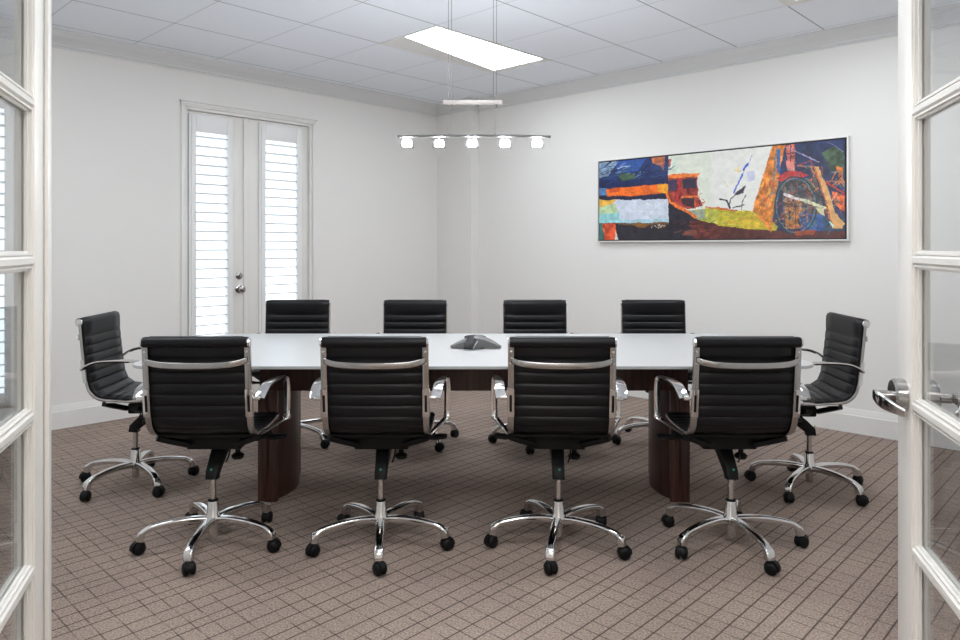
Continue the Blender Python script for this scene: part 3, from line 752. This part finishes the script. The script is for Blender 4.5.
    tm.box(-.135, .135, .06, .16, .410, .462, .006)
    for s in (-1, 1):
        tm.sweep([(s*.10, .10, .425), (s*.17, .095, .428), (s*.215, .08, .445)], lambda i: rrect(.045-.012*i, .016-.003*i, .005, 2), side=(0, 1, 0))
        tm.sweep([(s*.10, -.0, .42), (s*.17, -.05, .452), (s*.205, -.07, .468)], lambda i: rrect(.016, .011, .004, 2), side=(0, 1, 0))
    to = tm.build('tilt_mechanism', M['plastic'], root)
    for s in (-1, 1):
        pdl = MB(); pdl.sweep([(s*.12, .150, .410), (s*.19, .150, .408), (s*.222, .152, .410), (s*.262, .154, .414), (s*.272, .154, .416)], lambda i: rrect((.010, .012, .024, .026, .014)[i], (.006, .006, .009, .007, .004)[i], .003, 2), side=(0, 1, 0))
        pdl.build('adjustment_paddle', M['plastic'], to)
    kn = MB(); kn.cyl((.075, .09, .345), (.075, .09, .40), .011, n=14); kn.lathe([(0, .333), (.020, .334), (.026, .340), (.027, .350), (.018, .358), (0, .36)], 20, Matrix.Translation((.075, .09, 0)))
    kn.build('tension_knob', M['plastic'], to)
    lv_ = MB(); lv_.sweep(spline([(.02, .07, .395), (.045, .06, .393), (.055, .05, .388), (.050, .035, .350), (.042, .03, .335)], .008), circ(.0035, 8), side=(0, 1, 0)); lv_.build('tilt_lever', M['plastic'], to)
    MB().lathe([(0, 0), (.005, 0), (.005, .0012), (0, .0018)], 12, Matrix.Translation((.002, -.0285, .322)) @ Matrix.Rotation(PI/2, 4, 'X')).build('green_dot', M['green'], to)
    # lift
    MB().cyl((0, 0, .17), (0, 0, .285), .0125, n=20).build('gas_lift', M['chrome'], root)
    hb = MB(); hb.lathe([(0, .034), (.018, .034), (.019, .085), (.030, .092), (.034, .105), (.031, .122), (.025, .132), (.0235, .178), (.0215, .184), (0, .184)], 28); hb.build('base_hub', M['chrome'], root)
    MB().lathe([(0, .1835), (.0215, .1835), (.0215, .189), (.017, .192), (0, .192)], 24).build('hub_collar', M['plastic'], root)
    # five legs with casters
    lp = spline([(.018, 0, .106), (.08, 0, .113), (.15, 0, .112), (.21, 0, .105), (.248, 0, .096), (.272, 0, .080), (.279, 0, .054)], .009); n_ = len(lp)
    lw = [(.0165 - .002*min(1, i/(n_*.7)))+(.004 if i/n_ > .84 else .001) for i in range(n_)]
    lh = [.0145-.003*min(1, i/(n_*.7))+(.004 if i/n_ > .85 else 0) for i in range(n_)]
    leg = MB(); leg.sweep(lp, lambda i: rrect(lw[i], lh[i], .0075, 3), side=(0, 1, 0))
    proto = None
    for k in range(5):
        if proto is None:
            lo = leg.build('base_leg', M['chrome'], root, ang=50)
            cs = MB(); cx_ = .279
            A_ = Matrix.Translation((cx_, 0, 0)) @ Matrix.Rotation(math.radians(35), 4, 'Z')
            for s in (-1, 1):
                cs.lathe([(0, 0), (.018, 0), (.0235, .003), (.0255, .008), (.0250, .013), (.021, .018), (.012, .021), (0, .022)], 24,
                         A_ @ Matrix.Translation((.008, s*.003, .0256)) @ Matrix.Rotation(-s*PI/2, 4, 'X'))
            hd = [(.029*math.cos(a), .0266+.029*math.sin(a)) for a in [math.radians(d_) for d_ in range(-10, 200, 14)]]
            b = bmesh.new()
            for sgn in (0,):
                f0 = [b.verts.new((.010+x, -.011, z)) for x, z in hd]; f1 = [b.verts.new((.010+x, .011, z)) for x, z in hd]
                b.faces.new(f0); b.faces.new(f1[::-1])
                for i in range(len(hd)): j = (i+1) % len(hd); b.faces.new((f0[i], f1[i], f1[j], f0[j]))
            bmesh.ops.recalc_face_normals(b, faces=b.faces); cs.merge(b, A_)
            cs.cyl((cx_-.004, 0, .040), (cx_-.004, 0, .062), .011, n=14)
            co_ = cs.build('caster', M['plastic'], lo)
            proto = lo
        else: lo = copy_tree(proto, root)
        lo.rotation_euler.z = k*2*PI/5
    return root
proto = make_chair()
def place(chair, x, y, rz, th, label, group):
    chair.location = (x, y, 0); chair.rotation_euler.z = math.radians(rz)
    legs = [c for c in chair.children if c.name.startswith('base_leg')]
    for i, c in enumerate(legs): c.rotation_euler.z = math.radians(th-rz+72*i)
    tag(chair, label, 'chair', group)
GN, GF, GE = 'black office chairs along the near side of the table', 'black office chairs along the far side of the table', 'black office chairs at the ends of the table'
B0 = 'black ribbed office chair, '
spots = [
 (-1.123, 3.00, 1, -88, B0+'near side, back to the viewer, first from the left', GN),
 (-.4165, 3.00, 0, -84, B0+'near side, back to the viewer, second from the left', GN),
 (.330, 3.00, -2, -103, B0+'near side, back to the viewer, third from the left', GN),
 (1.055, 3.00, 0, -79, B0+'near side, back to the viewer, rightmost', GN),
 (-1.205, 4.58, 183, -33, B0+'far side of the table, in front of the shuttered doors', GF),
 (-.432, 4.58, 180, -51, B0+'far side of the table, left of the far corner', GF),
 (.366, 4.58, 180, -104, B0+'far side of the table, just right of the far corner', GF),
 (1.146, 4.58, 177, -97, B0+'far side of the table, below the left part of the painting', GF),
 (-1.818, 3.764, -86, -44, B0+'at the left end of the table, facing right', GE),
 (1.706, 3.695, 86, -62, B0+'at the right end of the table, facing left', GE)]
copies = [proto]+[copy_tree(proto) for _ in spots[1:]]
for c, s in zip(copies, spots): place(c, *s)

# ------------------------------------------------------------------ world, camera
w = bpy.data.worlds.new('World'); bpy.context.scene.world = w; w.use_nodes = True
bg = w.node_tree.nodes['Background']; bg.inputs[0].default_value = (.80, .90, 1, 1); bg.inputs[1].default_value = 1.0

cd = bpy.data.cameras.new('Camera'); cam = bpy.data.objects.new('Camera', cd); C.objects.link(cam)
cam.location = (0, 0, 1.25); cam.rotation_euler = (PI/2, 0, 0)
cd.sensor_width = 36; cd.lens = 713/960*36; cd.shift_y = -(320-247)/960; cd.clip_start = .01
sc = bpy.context.scene; sc.camera = cam
sc.view_settings.view_transform = 'Standard'; sc.view_settings.look = 'None'
sc.view_settings.exposure = 1.18; sc.view_settings.gamma = 1
